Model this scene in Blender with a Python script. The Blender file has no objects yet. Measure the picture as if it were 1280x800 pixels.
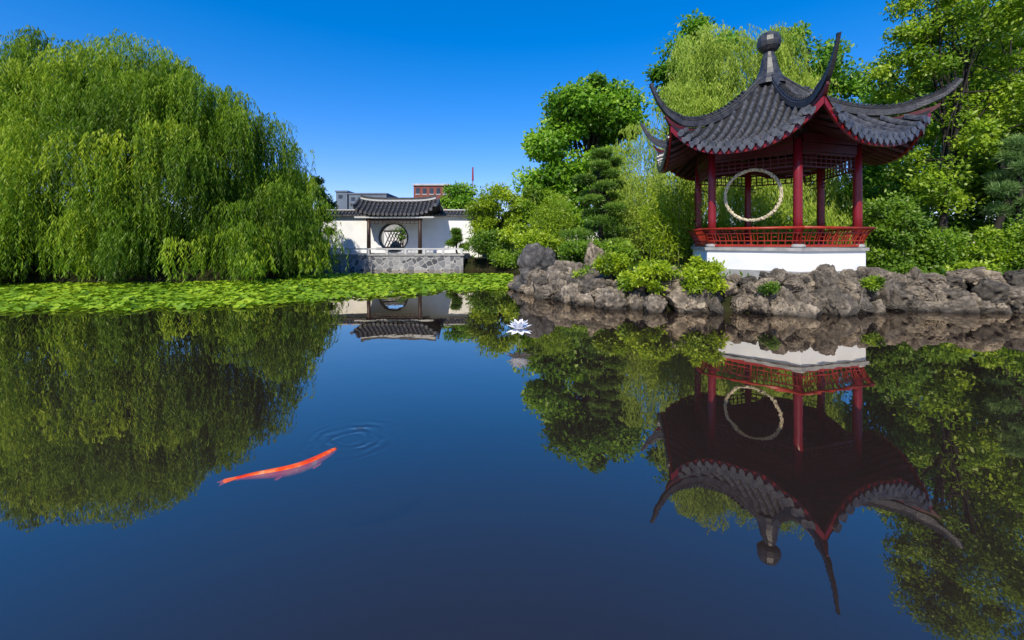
import bpy, bmesh, math, random
import numpy as np
from mathutils import Vector, Matrix, noise
random.seed(7); rng = np.random.default_rng(7)
S = bpy.context.scene; C = S.collection
R = math.radians
F = 530.0; HZ = 303.0; CH = 1.57
def gx(px, Y): return (px-640)/F*Y
def gz(py, Y): return CH+(HZ-py)/F*Y

# ------------------------------------------------------------------ materials
def newmat(name):
    m = bpy.data.materials.new(name); m.use_nodes = True
    nt = m.node_tree; nt.nodes.clear()
    out = nt.nodes.new('ShaderNodeOutputMaterial')
    return m, nt, out
def ramp(nt, stops):
    r = nt.nodes.new('ShaderNodeValToRGB'); e = r.color_ramp.elements
    while len(e) < len(stops): e.new(.5)
    for i, (p, c) in enumerate(stops):
        e[i].position = p; e[i].color = (c[0], c[1], c[2], 1)
    return r
def pmat(name, c1, c2, scale=4, rough=.7, bump=.2, bscale=None, detail=6, spec=.4, stops=None, bdist=.02, stretch=None):
    m, nt, out = newmat(name); L = nt.links
    tc = nt.nodes.new('ShaderNodeTexCoord'); mp = nt.nodes.new('ShaderNodeMapping')
    L.new(tc.outputs['Object'], mp.inputs['Vector'])
    if stretch: mp.inputs['Scale'].default_value = stretch
    n = nt.nodes.new('ShaderNodeTexNoise'); n.inputs['Scale'].default_value = scale; n.inputs['Detail'].default_value = detail
    L.new(mp.outputs[0], n.inputs['Vector'])
    r = ramp(nt, stops or [(.3, c1), (.7, c2)]); L.new(n.outputs['Fac'], r.inputs['Fac'])
    b = nt.nodes.new('ShaderNodeBsdfPrincipled'); b.inputs['Roughness'].default_value = rough
    b.inputs['Specular IOR Level'].default_value = spec
    L.new(r.outputs['Color'], b.inputs['Base Color'])
    if bump:
        n2 = nt.nodes.new('ShaderNodeTexNoise'); n2.inputs['Scale'].default_value = bscale or scale*4; n2.inputs['Detail'].default_value = 8
        L.new(mp.outputs[0], n2.inputs['Vector'])
        bp = nt.nodes.new('ShaderNodeBump'); bp.inputs['Strength'].default_value = bump; bp.inputs['Distance'].default_value = bdist
        L.new(n2.outputs['Fac'], bp.inputs['Height']); L.new(bp.outputs['Normal'], b.inputs['Normal'])
    L.new(b.outputs[0], out.inputs['Surface'])
    return m
def leafmat(name, dark, mid, light, trans=.48, gloss=.03):
    m, nt, out = newmat(name); L = nt.links
    a = nt.nodes.new('ShaderNodeAttribute'); a.attribute_name = 'tint'
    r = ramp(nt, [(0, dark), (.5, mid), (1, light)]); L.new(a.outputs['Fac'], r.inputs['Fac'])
    d = nt.nodes.new('ShaderNodeBsdfDiffuse'); t = nt.nodes.new('ShaderNodeBsdfTranslucent')
    g = nt.nodes.new('ShaderNodeBsdfGlossy'); g.inputs['Roughness'].default_value = .45
    g.inputs['Color'].default_value = (.9, .88, .7, 1)
    L.new(r.outputs[0], d.inputs['Color']); L.new(r.outputs[0], t.inputs['Color'])
    x = nt.nodes.new('ShaderNodeMixShader'); x.inputs[0].default_value = trans
    L.new(d.outputs[0], x.inputs[1]); L.new(t.outputs[0], x.inputs[2])
    y = nt.nodes.new('ShaderNodeMixShader'); y.inputs[0].default_value = gloss
    L.new(x.outputs[0], y.inputs[1]); L.new(g.outputs[0], y.inputs[2])
    L.new(y.outputs[0], out.inputs['Surface'])
    return m

M = {}
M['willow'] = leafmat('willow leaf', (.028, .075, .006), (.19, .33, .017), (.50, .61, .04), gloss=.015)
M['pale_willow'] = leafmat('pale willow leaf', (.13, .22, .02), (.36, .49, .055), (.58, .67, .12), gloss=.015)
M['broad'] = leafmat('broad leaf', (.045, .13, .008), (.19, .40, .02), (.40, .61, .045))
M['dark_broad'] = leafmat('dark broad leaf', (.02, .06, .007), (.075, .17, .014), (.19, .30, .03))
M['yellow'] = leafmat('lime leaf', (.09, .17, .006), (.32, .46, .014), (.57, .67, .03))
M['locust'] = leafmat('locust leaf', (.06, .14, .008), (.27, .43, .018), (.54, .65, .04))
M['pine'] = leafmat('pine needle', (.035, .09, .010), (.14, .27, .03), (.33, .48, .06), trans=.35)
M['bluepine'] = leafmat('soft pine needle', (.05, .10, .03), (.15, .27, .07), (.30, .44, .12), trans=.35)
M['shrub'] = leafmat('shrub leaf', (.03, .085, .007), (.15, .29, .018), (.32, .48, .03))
M['pad'] = leafmat('lily pad leaf', (.06, .14, .006), (.22, .38, .014), (.45, .57, .03), trans=.2, gloss=.05)
M['bark'] = pmat('bark', (.010, .008, .006), (.036, .028, .022), 6, .9, .6, stretch=(1, 1, .25))
M['culm'] = pmat('bamboo culm', (.08, .12, .02), (.2, .22, .05), 8, .5, .1)
M['plaster'] = pmat('white plaster', (.74, .74, .73), (.87, .86, .84), 1.6, .85, .12, 30)
M['capstone'] = pmat('pale stone', (.24, .24, .23), (.40, .39, .37), 5, .8, .3)
M['tile'] = pmat('charcoal roof tile', (.022, .022, .024), (.12, .115, .115), 9, .34, .3, 40, spec=.7)
M['bed'] = pmat('valley shaded tile', (.006, .006, .007), (.018, .018, .018), 9, .7, .2, 40)  # roof sheet under the tile ribs, darkened to paint shade into the valleys
M['ridge'] = pmat('charcoal ridge tile', (.020, .020, .023), (.068, .066, .068), 7, .42, .4, 30, spec=.5)
M['redpaint'] = pmat('red lacquer', (.16, .007, .012), (.23, .012, .018), 3, .32, .08, 20)
M['railred'] = pmat('red lacquer rail', (.24, .016, .008), (.38, .036, .012), 4, .4, .08, 20)
M['darkred'] = pmat('maroon timber', (.06, .006, .009), (.10, .010, .013), 4, .5, .1, 20)
M['rafter'] = pmat('brown rafter timber', (.05, .014, .012), (.09, .025, .02), 4, .5, .1, 20)
M['soffit'] = pmat('dark eave timber', (.008, .006, .005), (.018, .011, .009), 4, .6, .1, 20)
M['brown'] = pmat('dark brown timber', (.03, .015, .01), (.06, .03, .02), 5, .5, .2, stretch=(1, 1, .2))
M['cream'] = pmat('cream blossom', (.36, .28, .15), (.80, .72, .52), 22, .8, .9, 45, bdist=.03)
M['wire'] = pmat('dark wire', (.03, .03, .03), (.05, .05, .05), 5, .5, 0)
M['petal'] = pmat('white petal', (.78, .78, .82), (.92, .92, .94), 5, .5, .1)
M['seed'] = pmat('yellow seed head', (.5, .38, .08), (.7, .55, .15), 30, .7, .3)
M['koi'] = pmat('orange koi skin', (.62, .05, .008), (.9, .25, .05), 11, .5, .05, 60, spec=.1, stops=[(.3, (.72, .025, .008)), (.48, (.88, .09, .015)), (.6, (.92, .22, .06)), (.72, (.94, .55, .34))])
M['fin'] = pmat('orange fin', (.75, .09, .03), (.9, .22, .08), 14, .5, .1, spec=.1)
M['eye'] = pmat('black eye', (.01, .01, .01), (.02, .02, .02), 3, .1, 0)
M['brick'] = pmat('brown red brick', (.18, .058, .042), (.26, .088, .066), .8, .9, .1)
M['greywall'] = pmat('grey concrete', (.12, .15, .19), (.17, .20, .24), .5, .9, .1)
M['glass'] = pmat('window glass', (.02, .03, .04), (.05, .06, .08), .5, .1, 0)
M['trim'] = pmat('pale trim', (.42, .42, .41), (.55, .54, .52), 1, .8, 0)

def rockmat(name, a, b, c):
    m, nt, out = newmat(name); L = nt.links; N = nt.nodes.new
    geo = N('ShaderNodeNewGeometry')
    n = N('ShaderNodeTexNoise'); n.inputs['Scale'].default_value = 4.2; n.inputs['Detail'].default_value = 10; n.inputs['Roughness'].default_value = .72
    L.new(geo.outputs['Position'], n.inputs['Vector'])
    r = ramp(nt, [(.34, a), (.5, b), (.66, c)]); L.new(n.outputs['Fac'], r.inputs['Fac'])
    pr = ramp(nt, [(.43, (.14, .13, .12)), (.5, (.85, .85, .85)), (.58, (1.4, 1.37, 1.33))]); L.new(geo.outputs['Pointiness'], pr.inputs['Fac'])  # crevice shade put into the colour: creases darkened, edges lightened
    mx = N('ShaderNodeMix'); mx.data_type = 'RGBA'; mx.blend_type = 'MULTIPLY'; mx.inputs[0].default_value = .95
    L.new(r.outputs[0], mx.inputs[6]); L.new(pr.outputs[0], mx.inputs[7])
    oi = N('ShaderNodeObjectInfo'); orr = ramp(nt, [(0, (.38, .37, .36)), (.5, (.8, .77, .73)), (1, (1.25, 1.17, 1.05))]); L.new(oi.outputs['Random'], orr.inputs[0])
    mo = N('ShaderNodeMix'); mo.data_type = 'RGBA'; mo.blend_type = 'MULTIPLY'; mo.inputs[0].default_value = 1
    L.new(mx.outputs[2], mo.inputs[6]); L.new(orr.outputs[0], mo.inputs[7])
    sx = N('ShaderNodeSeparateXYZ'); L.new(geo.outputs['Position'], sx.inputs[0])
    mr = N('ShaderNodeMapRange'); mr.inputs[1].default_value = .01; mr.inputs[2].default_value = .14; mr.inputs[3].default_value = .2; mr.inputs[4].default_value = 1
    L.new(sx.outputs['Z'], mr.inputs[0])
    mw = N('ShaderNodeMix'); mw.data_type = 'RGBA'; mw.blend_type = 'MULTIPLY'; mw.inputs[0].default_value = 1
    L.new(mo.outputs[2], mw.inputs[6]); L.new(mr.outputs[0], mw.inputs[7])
    bs = N('ShaderNodeBsdfPrincipled'); bs.inputs['Roughness'].default_value = .85; L.new(mw.outputs[2], bs.inputs['Base Color'])
    w = N('ShaderNodeTexNoise'); w.inputs['Scale'].default_value = 11; w.inputs['Detail'].default_value = 10; w.inputs['Roughness'].default_value = .75
    L.new(geo.outputs['Position'], w.inputs['Vector'])
    bp = N('ShaderNodeBump'); bp.inputs['Strength'].default_value = 1; bp.inputs['Distance'].default_value = .07
    L.new(w.outputs['Fac'], bp.inputs['Height']); L.new(bp.outputs[0], bs.inputs['Normal'])
    L.new(bs.outputs[0], out.inputs[0])
    return m
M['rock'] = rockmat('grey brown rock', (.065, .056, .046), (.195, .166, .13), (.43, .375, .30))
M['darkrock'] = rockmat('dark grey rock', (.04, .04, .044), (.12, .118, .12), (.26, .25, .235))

# ------------------------------------------------------------------ helpers
def wloc(p):
    v = Vector((0, 0, 0))
    while p: v += p.location; p = p.parent
    return v
def tag(o, label, cat, group=None):
    o['label'] = label; o['category'] = cat
    if group: o['group'] = group
    return o
def thing(name, label, cat, loc, group=None):
    o = bpy.data.objects.new(name, None); C.objects.link(o); o.location = loc; o.empty_display_size = .2
    return tag(o, label, cat, group)
class MB:
    def __init__(s): s.v = []; s.f = []
    def add(s, vs, fs):
        o = len(s.v); s.v += [tuple(v) for v in vs]; s.f += [tuple(i+o for i in f) for f in fs]
    def box(s, x0, x1, y0, y1, z0, z1):
        s.add([(x0,y0,z0),(x1,y0,z0),(x1,y1,z0),(x0,y1,z0),(x0,y0,z1),(x1,y0,z1),(x1,y1,z1),(x0,y1,z1)],
              [(0,3,2,1),(4,5,6,7),(0,1,5,4),(1,2,6,5),(2,3,7,6),(3,0,4,7)])
    def bar(s, a, b, w, h, up=(0,0,1)):
        a = Vector(a); b = Vector(b); d = (b-a).normalized(); u = Vector(up)
        x = d.cross(u)
        if x.length < 1e-4: x = d.cross(Vector((1,0,0)))
        x.normalize(); u = x.cross(d).normalized(); vs = []
        for p in (a, b):
            for (i, j) in ((-1,-1),(1,-1),(1,1),(-1,1)): vs.append(p+x*i*w/2+u*j*h/2)
        s.add(vs, [(0,3,2,1),(4,5,6,7),(0,1,5,4),(1,2,6,5),(2,3,7,6),(3,0,4,7)])
    def tube(s, pts, rad, n=8, cap=True):
        pts = [Vector(p) for p in pts]; k = len(pts)
        if not hasattr(rad, '__len__'): rad = [rad]*k
        vs = []; ref = None
        for i, p in enumerate(pts):
            d = (pts[min(i+1, k-1)]-pts[max(i-1, 0)]).normalized()
            if ref is None: ref = d.orthogonal().normalized()
            x = (ref-d*ref.dot(d)).normalized(); ref = x; y = d.cross(x)
            for j in range(n):
                a = 2*math.pi*j/n; vs.append(p+x*math.cos(a)*rad[i]+y*math.sin(a)*rad[i])
        fs = [(i*n+j, i*n+(j+1)%n, (i+1)*n+(j+1)%n, (i+1)*n+j) for i in range(k-1) for j in range(n)]
        if cap: fs += [tuple(range(n-1, -1, -1)), tuple((k-1)*n+j for j in range(n))]
        s.add(vs, fs)
    def lathe(s, prof, c, n=24, rot=0):
        vs = []; k = len(prof)
        for r, z in prof:
            for j in range(n):
                a = 2*math.pi*j/n+rot; vs.append((c[0]+r*math.cos(a), c[1]+r*math.sin(a), c[2]+z))
        fs = [(i*n+j, i*n+(j+1)%n, (i+1)*n+(j+1)%n, (i+1)*n+j) for i in range(k-1) for j in range(n)]
        fs += [tuple(range(n-1, -1, -1)), tuple((k-1)*n+j for j in range(n))]
        s.add(vs, fs)
    def build(s, name, mat, parent=None, smooth=False, origin=None):
        if parent is not None: off = wloc(parent)
        elif origin is not None: off = Vector(origin)
        else:
            a = np.array(s.v); off = Vector((a[:,0].mean(), a[:,1].mean(), a[:,2].min()))
        me = bpy.data.meshes.new(name)
        me.from_pydata([(v[0]-off.x, v[1]-off.y, v[2]-off.z) for v in s.v], [], s.f); me.update()
        if smooth: me.polygons.foreach_set('use_smooth', [True]*len(me.polygons))
        me.materials.append(mat)
        o = bpy.data.objects.new(name, me); C.objects.link(o)
        if parent is not None: o.parent = parent
        else: o.location = off
        return o
def unit(n):
    v = rng.normal(size=(n, 3)); return v/np.linalg.norm(v, axis=1, keepdims=True)
def nrm(v): return v/np.maximum(np.linalg.norm(v, axis=-1, keepdims=True), 1e-6)
def leaves(name, P, D, Sd, L, W, tint, mat, parent=None, origin=None):
    n = len(P); L = np.broadcast_to(L, (n,))[:, None]; W = np.broadcast_to(W, (n,))[:, None]
    if parent is not None: off = np.array(wloc(parent))
    else: off = np.array(origin if origin is not None else (0, 0, 0))
    P = P-off
    V = np.stack([P, P+D*L*.45+Sd*W*.5, P+D*L, P+D*L*.45-Sd*W*.5], 1).reshape(-1, 3).astype(np.float32)
    me = bpy.data.meshes.new(name)
    me.vertices.add(4*n); me.loops.add(4*n); me.polygons.add(n)
    me.vertices.foreach_set('co', V.ravel())
    me.loops.foreach_set('vertex_index', np.arange(4*n, dtype=np.int32))
    me.polygons.foreach_set('loop_start', np.arange(0, 4*n, 4, dtype=np.int32))
    me.polygons.foreach_set('loop_total', np.full(n, 4, dtype=np.int32))
    a = me.attributes.new('tint', 'FLOAT', 'POINT')
    a.data.foreach_set('value', np.repeat(np.clip(tint, 0, 1), 4).astype(np.float32))
    me.update(); me.validate()
    me.materials.append(mat)
    o = bpy.data.objects.new(name, me); C.objects.link(o)
    if parent is not None: o.parent = parent
    else: o.location = off
    return o
def clumps(cx, cy, cz, rx, ry, rz, nc, nl, cr, flat=.65, shell=.4):
    d = unit(nc); rad = rng.uniform(shell, 1, nc)**.75
    cen = np.array([cx, cy, cz])+d*rad[:, None]*np.array([rx, ry, rz])
    crr = cr*rng.uniform(.5, 1.4, nc)
    od = unit(nc*nl); rr = rng.uniform(0, 1, nc*nl)**.5
    off = od*rr[:, None]*np.repeat(crr, nl)[:, None]*rng.uniform(.8, 1.25, nc*nl)[:, None]; off[:, 2] *= flat
    P = np.repeat(cen, nl, 0)+off
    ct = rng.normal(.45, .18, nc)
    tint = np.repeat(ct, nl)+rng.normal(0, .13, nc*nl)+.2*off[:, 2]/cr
    return P, od, tint, cen
def leafdirs(od, out=.5, down=.3, upn=.7):
    n = len(od)
    D = nrm(unit(n)+od*out+np.array([0, 0, -down]))
    N = nrm(unit(n)*.7+np.array([-.15, -.38, upn])+od*.35)
    Sd = nrm(np.cross(D, N)); return D, Sd
def limbs(root, base, top, cens, r0, nl=10, mat=None):
    b = MB(); base = Vector(base); top = Vector(top)
    k = 7; pts = []
    for i in range(k):
        t = i/(k-1); p = base.lerp(top, t)
        if 0 < i < k-1: p += Vector((random.uniform(-1, 1), random.uniform(-1, 1), 0))*(top-base).length*.03
        pts.append(p)
    b.tube(pts, [r0*(1.25 if i == 0 else 1-.75*i/(k-1)) for i in range(k)], 9)
    idx = rng.permutation(len(cens))[:nl]
    for i in idx:
        c = Vector(cens[i]); t = random.uniform(.4, .95); f = t*(k-1); j = min(int(f), k-2)
        s = pts[j].lerp(pts[j+1], f-j); m = s.lerp(c, .5)+Vector((0, 0, .12*(c-s).length))
        q = s.lerp(m, .5)+Vector((random.uniform(-.1, .1), random.uniform(-.1, .1), 0))
        rr = r0*(1-.75*t)*.6
        b.tube([s, q, m, c], [rr, rr*.8, rr*.55, rr*.2], 6)
    return b.build('trunk', mat or M['bark'], root, True)
def tree(name, label, cat, base, top, crowns, leaf, mat, r0, group=None, nlimb=12, **kw):
    root = thing(name, label, cat, base, group)
    Ps = []; Os = []; Ts = []; Cs = []
    for c in crowns:
        P, od, t, cen = clumps(*c, **kw); Ps.append(P); Os.append(od); Ts.append(t); Cs.append(cen)
    P = np.concatenate(Ps); od = np.concatenate(Os); t = np.concatenate(Ts); cen = np.concatenate(Cs)
    D, Sd = leafdirs(od); n = len(P)
    L = leaf[0]*rng.uniform(.7, 1.3, n); W = leaf[1]*rng.uniform(.7, 1.3, n)
    limbs(root, base, top, cen, r0, nlimb)
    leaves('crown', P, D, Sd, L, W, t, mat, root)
    return root

# ------------------------------------------------------------------ terrain & water
pond = np.array([(-60, .2), (40, .2), (40, 9.2), (14, 9.3), (11.3, 9.45), (9.1, 10.0), (7.6, 9.5), (6.1, 9.2), (4.2, 9.65), (2.3, 10.2), (1.0, 12), (.25, 14.3),
                 (.9, 17.5), (.5, 21), (-2, 24.1), (-12.3, 24.1), (-12.0, 20), (-9.2, 17.6), (-13, 16.2), (-20, 15.8), (-60, 15.8)])
def sdist(x, y):
    a = pond; b = np.roll(pond, -1, 0); d = np.full(x.shape, 1e9); ins = np.zeros(x.shape, bool)
    for (ax, ay), (bx, by) in zip(a, b):
        ex, ey = bx-ax, by-ay; t = np.clip(((x-ax)*ex+(y-ay)*ey)/(ex*ex+ey*ey), 0, 1)
        d = np.minimum(d, np.hypot(x-ax-t*ex, y-ay-t*ey))
        if ay != by:
            c = ((ay > y) != (by > y)) & (x < (bx-ax)*(y-ay)/(by-ay)+ax); ins ^= c
    return np.where(ins, -d, d)
def hgt(x, y):
    d = sdist(x, y)
    up = np.clip((d+.1)/.9, 0, 1); up = up*up*(3-2*up)
    dn = np.clip((-d)/1.2, 0, 1)
    return np.where(d > -.1, .62*up+.02*np.sin(x*1.7)*np.cos(y*1.3)*up+np.clip(d-2, 0, 12)*.02, 0)-np.where(d < 0, 1.1*dn+.05, 0)
def hz(x, y): return float(hgt(np.array([float(x)]), np.array([float(y)]))[0])
xs = np.concatenate([[-600, -300, -150, -90], np.arange(-62, 42, .5), [60, 90, 150, 300, 600]])
ys = np.concatenate([[-300, -100, -40, -15], np.arange(-6, 40, .4), [45, 55, 70, 100, 160, 300, 700]])
X, Y = np.meshgrid(xs, ys); Z = hgt(X, Y); nx = len(xs); ny = len(ys)
me = bpy.data.meshes.new('ground')
me.from_pydata(np.stack([X.ravel(), Y.ravel(), Z.ravel()], 1).tolist(), [],
    [(j*nx+i, j*nx+i+1, (j+1)*nx+i+1, (j+1)*nx+i) for j in range(ny-1) for i in range(nx-1)])
me.polygons.foreach_set('use_smooth', [True]*len(me.polygons))
m, nt, out = newmat('earth and mud'); L = nt.links; N = nt.nodes.new
geo = N('ShaderNodeNewGeometry'); sx = N('ShaderNodeSeparateXYZ'); L.new(geo.outputs['Position'], sx.inputs[0])
n1 = N('ShaderNodeTexNoise'); n1.inputs['Scale'].default_value = 1.2; n1.inputs['Detail'].default_value = 8; L.new(geo.outputs['Position'], n1.inputs['Vector'])
r1 = ramp(nt, [(.35, (.015, .02, .007)), (.55, (.03, .03, .012)), (.7, (.04, .032, .02))]); L.new(n1.outputs['Fac'], r1.inputs[0])
mr = N('ShaderNodeMapRange'); mr.inputs[1].default_value = -.12; mr.inputs[2].default_value = .05; L.new(sx.outputs['Z'], mr.inputs[0])
mx = N('ShaderNodeMix'); mx.data_type = 'RGBA'; L.new(mr.outputs[0], mx.inputs[0]); mx.inputs[6].default_value = (.008, .006, .008, 1); L.new(r1.outputs[0], mx.inputs[7])
bs = N('ShaderNodeBsdfPrincipled'); bs.inputs['Roughness'].default_value = .95; bs.inputs['Specular IOR Level'].default_value = .05
L.new(mx.outputs[2], bs.inputs['Base Color']); L.new(bs.outputs[0], out.inputs[0])
me.materials.append(m)
g = bpy.data.objects.new('ground', me); C.objects.link(g); g['kind'] = 'structure'

m, nt, out = newmat('still pond water'); L = nt.links; N = nt.nodes.new
def math_(op, a, b):
    n_ = N('ShaderNodeMath'); n_.operation = op
    for i, v in enumerate((a, b)):
        if isinstance(v, (int, float)): n_.inputs[i].default_value = v
        elif v is not None: L.new(v, n_.inputs[i])
    return n_.outputs[0]
tc = N('ShaderNodeTexCoord')
wn = N('ShaderNodeTexNoise'); wn.inputs['Scale'].default_value = 5; L.new(tc.outputs['Object'], wn.inputs['Vector'])
vd = N('ShaderNodeVectorMath'); vd.operation = 'DISTANCE'; vd.inputs[1].default_value = (-1.29, 3.38, 0); L.new(tc.outputs['Object'], vd.inputs[0])
dw = math_('ADD', vd.outputs['Value'], math_('MULTIPLY', wn.outputs['Fac'], .12))
rip = math_('SINE', math_('MULTIPLY', math_('POWER', dw, .8), 62), None)
fo = N('ShaderNodeMapRange'); fo.interpolation_type = 'SMOOTHSTEP'; fo.inputs[1].default_value = .15; fo.inputs[2].default_value = .48; fo.inputs[3].default_value = 1; fo.inputs[4].default_value = 0
L.new(vd.outputs['Value'], fo.inputs[0])
fi = N('ShaderNodeMapRange'); fi.inputs[1].default_value = .03; fi.inputs[2].default_value = .14; L.new(vd.outputs['Value'], fi.inputs[0])
wm = N('ShaderNodeTexNoise'); wm.inputs['Scale'].default_value = 3.4; L.new(tc.outputs['Object'], wm.inputs['Vector'])
mk = N('ShaderNodeMapRange'); mk.inputs[1].default_value = .40; mk.inputs[2].default_value = .62; mk.inputs[3].default_value = .05; L.new(wm.outputs['Fac'], mk.inputs[0])
rip = math_('MULTIPLY', math_('MULTIPLY', math_('MULTIPLY', math_('MULTIPLY', rip, fo.outputs[0]), fi.outputs[0]), mk.outputs[0]), .8)
nz = N('ShaderNodeTexNoise'); nz.inputs['Scale'].default_value = 1.3; nz.inputs['Detail'].default_value = 3; L.new(tc.outputs['Object'], nz.inputs['Vector'])
hh_ = math_('ADD', nz.outputs['Fac'], rip)
bp = N('ShaderNodeBump'); bp.inputs['Strength'].default_value = 1; bp.inputs['Distance'].default_value = .0019; L.new(hh_, bp.inputs['Height'])
lw = N('ShaderNodeLayerWeight'); lw.inputs['Blend'].default_value = .5; L.new(bp.outputs[0], lw.inputs['Normal'])
fac = math_('ADD', math_('MULTIPLY', math_('POWER', lw.outputs['Facing'], 2.1), .88), .055)
tr = N('ShaderNodeBsdfTransparent'); tr.inputs[0].default_value = (.84, .78, .77, 1)
df = N('ShaderNodeBsdfDiffuse'); df.inputs['Color'].default_value = (.078, .052, .044, 1)
mt_ = N('ShaderNodeMixShader'); mt_.inputs[0].default_value = .26; L.new(tr.outputs[0], mt_.inputs[1]); L.new(df.outputs[0], mt_.inputs[2])
gl = N('ShaderNodeBsdfGlossy'); gl.inputs['Roughness'].default_value = .01; gl.inputs['Color'].default_value = (.96, .88, .77, 1); L.new(bp.outputs[0], gl.inputs['Normal'])
ms = N('ShaderNodeMixShader'); L.new(fac, ms.inputs[0]); L.new(mt_.outputs[0], ms.inputs[1]); L.new(gl.outputs[0], ms.inputs[2])
L.new(ms.outputs[0], out.inputs[0])
b = MB(); b.add([(-60, -.6, 0), (42, -.6, 0), (42, 27, 0), (-60, 27, 0)], [(0, 1, 2, 3)])
w = b.build('water', m, None, origin=(0, 0, 0)); w['kind'] = 'structure'

# ------------------------------------------------------------------ hexagonal pavilion
PC = (7.27, 12.0); A = [R(256.4+60*k) for k in range(6)]
def hp(r, k, z): return (PC[0]+r*math.cos(A[k%6]), PC[1]+r*math.sin(A[k%6]), z)
pav = thing('pavilion', 'hexagonal red columned pavilion with upswept grey tiled roof on a white base above the rocks', 'pavilion', (PC[0], PC[1], .5))
def hexprism(b, r, z0, z1):
    b.add([hp(r, k, z0) for k in range(6)]+[hp(r, k, z1) for k in range(6)],
          [(k, (k+1)%6, 6+(k+1)%6, 6+k) for k in range(6)]+[tuple(range(5, -1, -1)), tuple(range(6, 12))])
b = MB(); hexprism(b, 2.11, .4, 1.36); base = b.build('base', M['plaster'], pav)
b = MB(); hexprism(b, 2.18, 1.362, 1.44); b.build('cap_stone', M['capstone'], base)
b = MB(); hexprism(b, 2.16, .41, .88); b.build('plinth_stone', M['capstone'], base)
RC = 1.95
for k in range(6):
    x, y, _ = hp(RC, k, 0)
    b = MB(); b.lathe([(.10, 1.5), (.10, 2.2), (.097, 3.2), (.092, 4.05)], (x, y, 0), 20); col = b.build('column', M['redpaint'], pav, True)
    b = MB(); b.lathe([(.14, 1.442), (.165, 1.47), (.155, 1.51), (.11, 1.53)], (x, y, 0), 18); b.build('column_base', M['capstone'], col, True)
up = Vector((0, 0, 1))
for k in range(6):
    a = Vector(hp(RC, k, 0)); c = Vector(hp(RC, k+1, 0)); d = (c-a).normalized()
    a1 = a+d*.09; c1 = c-d*.09
    b = MB(); b.bar(a1+up*3.86, c1+up*3.86, .10, .2); b.bar(a1+up*4.08, c1+up*4.08, .14, .2); b.build('beam', M['darkred'], pav)
    b = MB()
    b.bar(a1+up*3.72, c1+up*3.72, .05, .05); b.bar(a1+up*3.40, c1+up*3.40, .035, .035)
    nb = 11
    for i in range(nb+1):
        p = a1.lerp(c1, i/nb); lo = 3.40 if 0 < i < nb else 3.16
        b.bar(p+up*lo, p+up*3.74, .024, .024)
    for zz in (3.5, 3.61): b.bar(a1+up*zz, c1+up*zz, .02, .02)
    for (i0, i1, zz) in ((0, 2, 3.29), (nb-2, nb, 3.29), (0, 1, 3.18), (nb-1, nb, 3.18)):
        b.bar(a1.lerp(c1, i0/nb)+up*zz, a1.lerp(c1, i1/nb)+up*zz, .022, .022)
    b.build('lattice', M['darkred'], pav)
    if k != 2:
        b = MB(); p0 = Vector(hp(2.05, k, 1.49)); p1 = Vector(hp(2.05, k+1, 1.49)); q0 = Vector(hp(2.27, k, 1.92)); q1 = Vector(hp(2.27, k+1, 1.92))
        b.bar(p0, p1, .05, .06)
        def rp_(u, t):
            lo = p0.lerp(p1, u); hi = q0.lerp(q1, u); o_ = lo.lerp(hi, t); o_ += (hi-lo)*Vector((1, 1, 0))*(-.25*math.sin(math.pi*t)); return o_
        for t in (.28, .72): b.bar(rp_(0, t), rp_(1, t), .022, .022)
        nb = 14
        for i in range(nb+1):
            u = i/nb
            b.tube([rp_(u, t) for t in (0, .25, .5, .75, 1)], .012 if i % 7 else .024, 5)
        for i in range(nb):     # short fretwork pieces
            u = (i+.5)/nb
            b.bar(rp_(u, .28), rp_(u, .72), .016, .016) if i % 2 else b.bar(rp_(u-.02, .5), rp_(u+.02, .5), .016, .016)
        rl = b.build('railing', M['railred'], pav)
        b = MB(); b.tube([q0, q1], .034, 10); b.build('handrail', M['railred'], rl, True)
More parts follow.
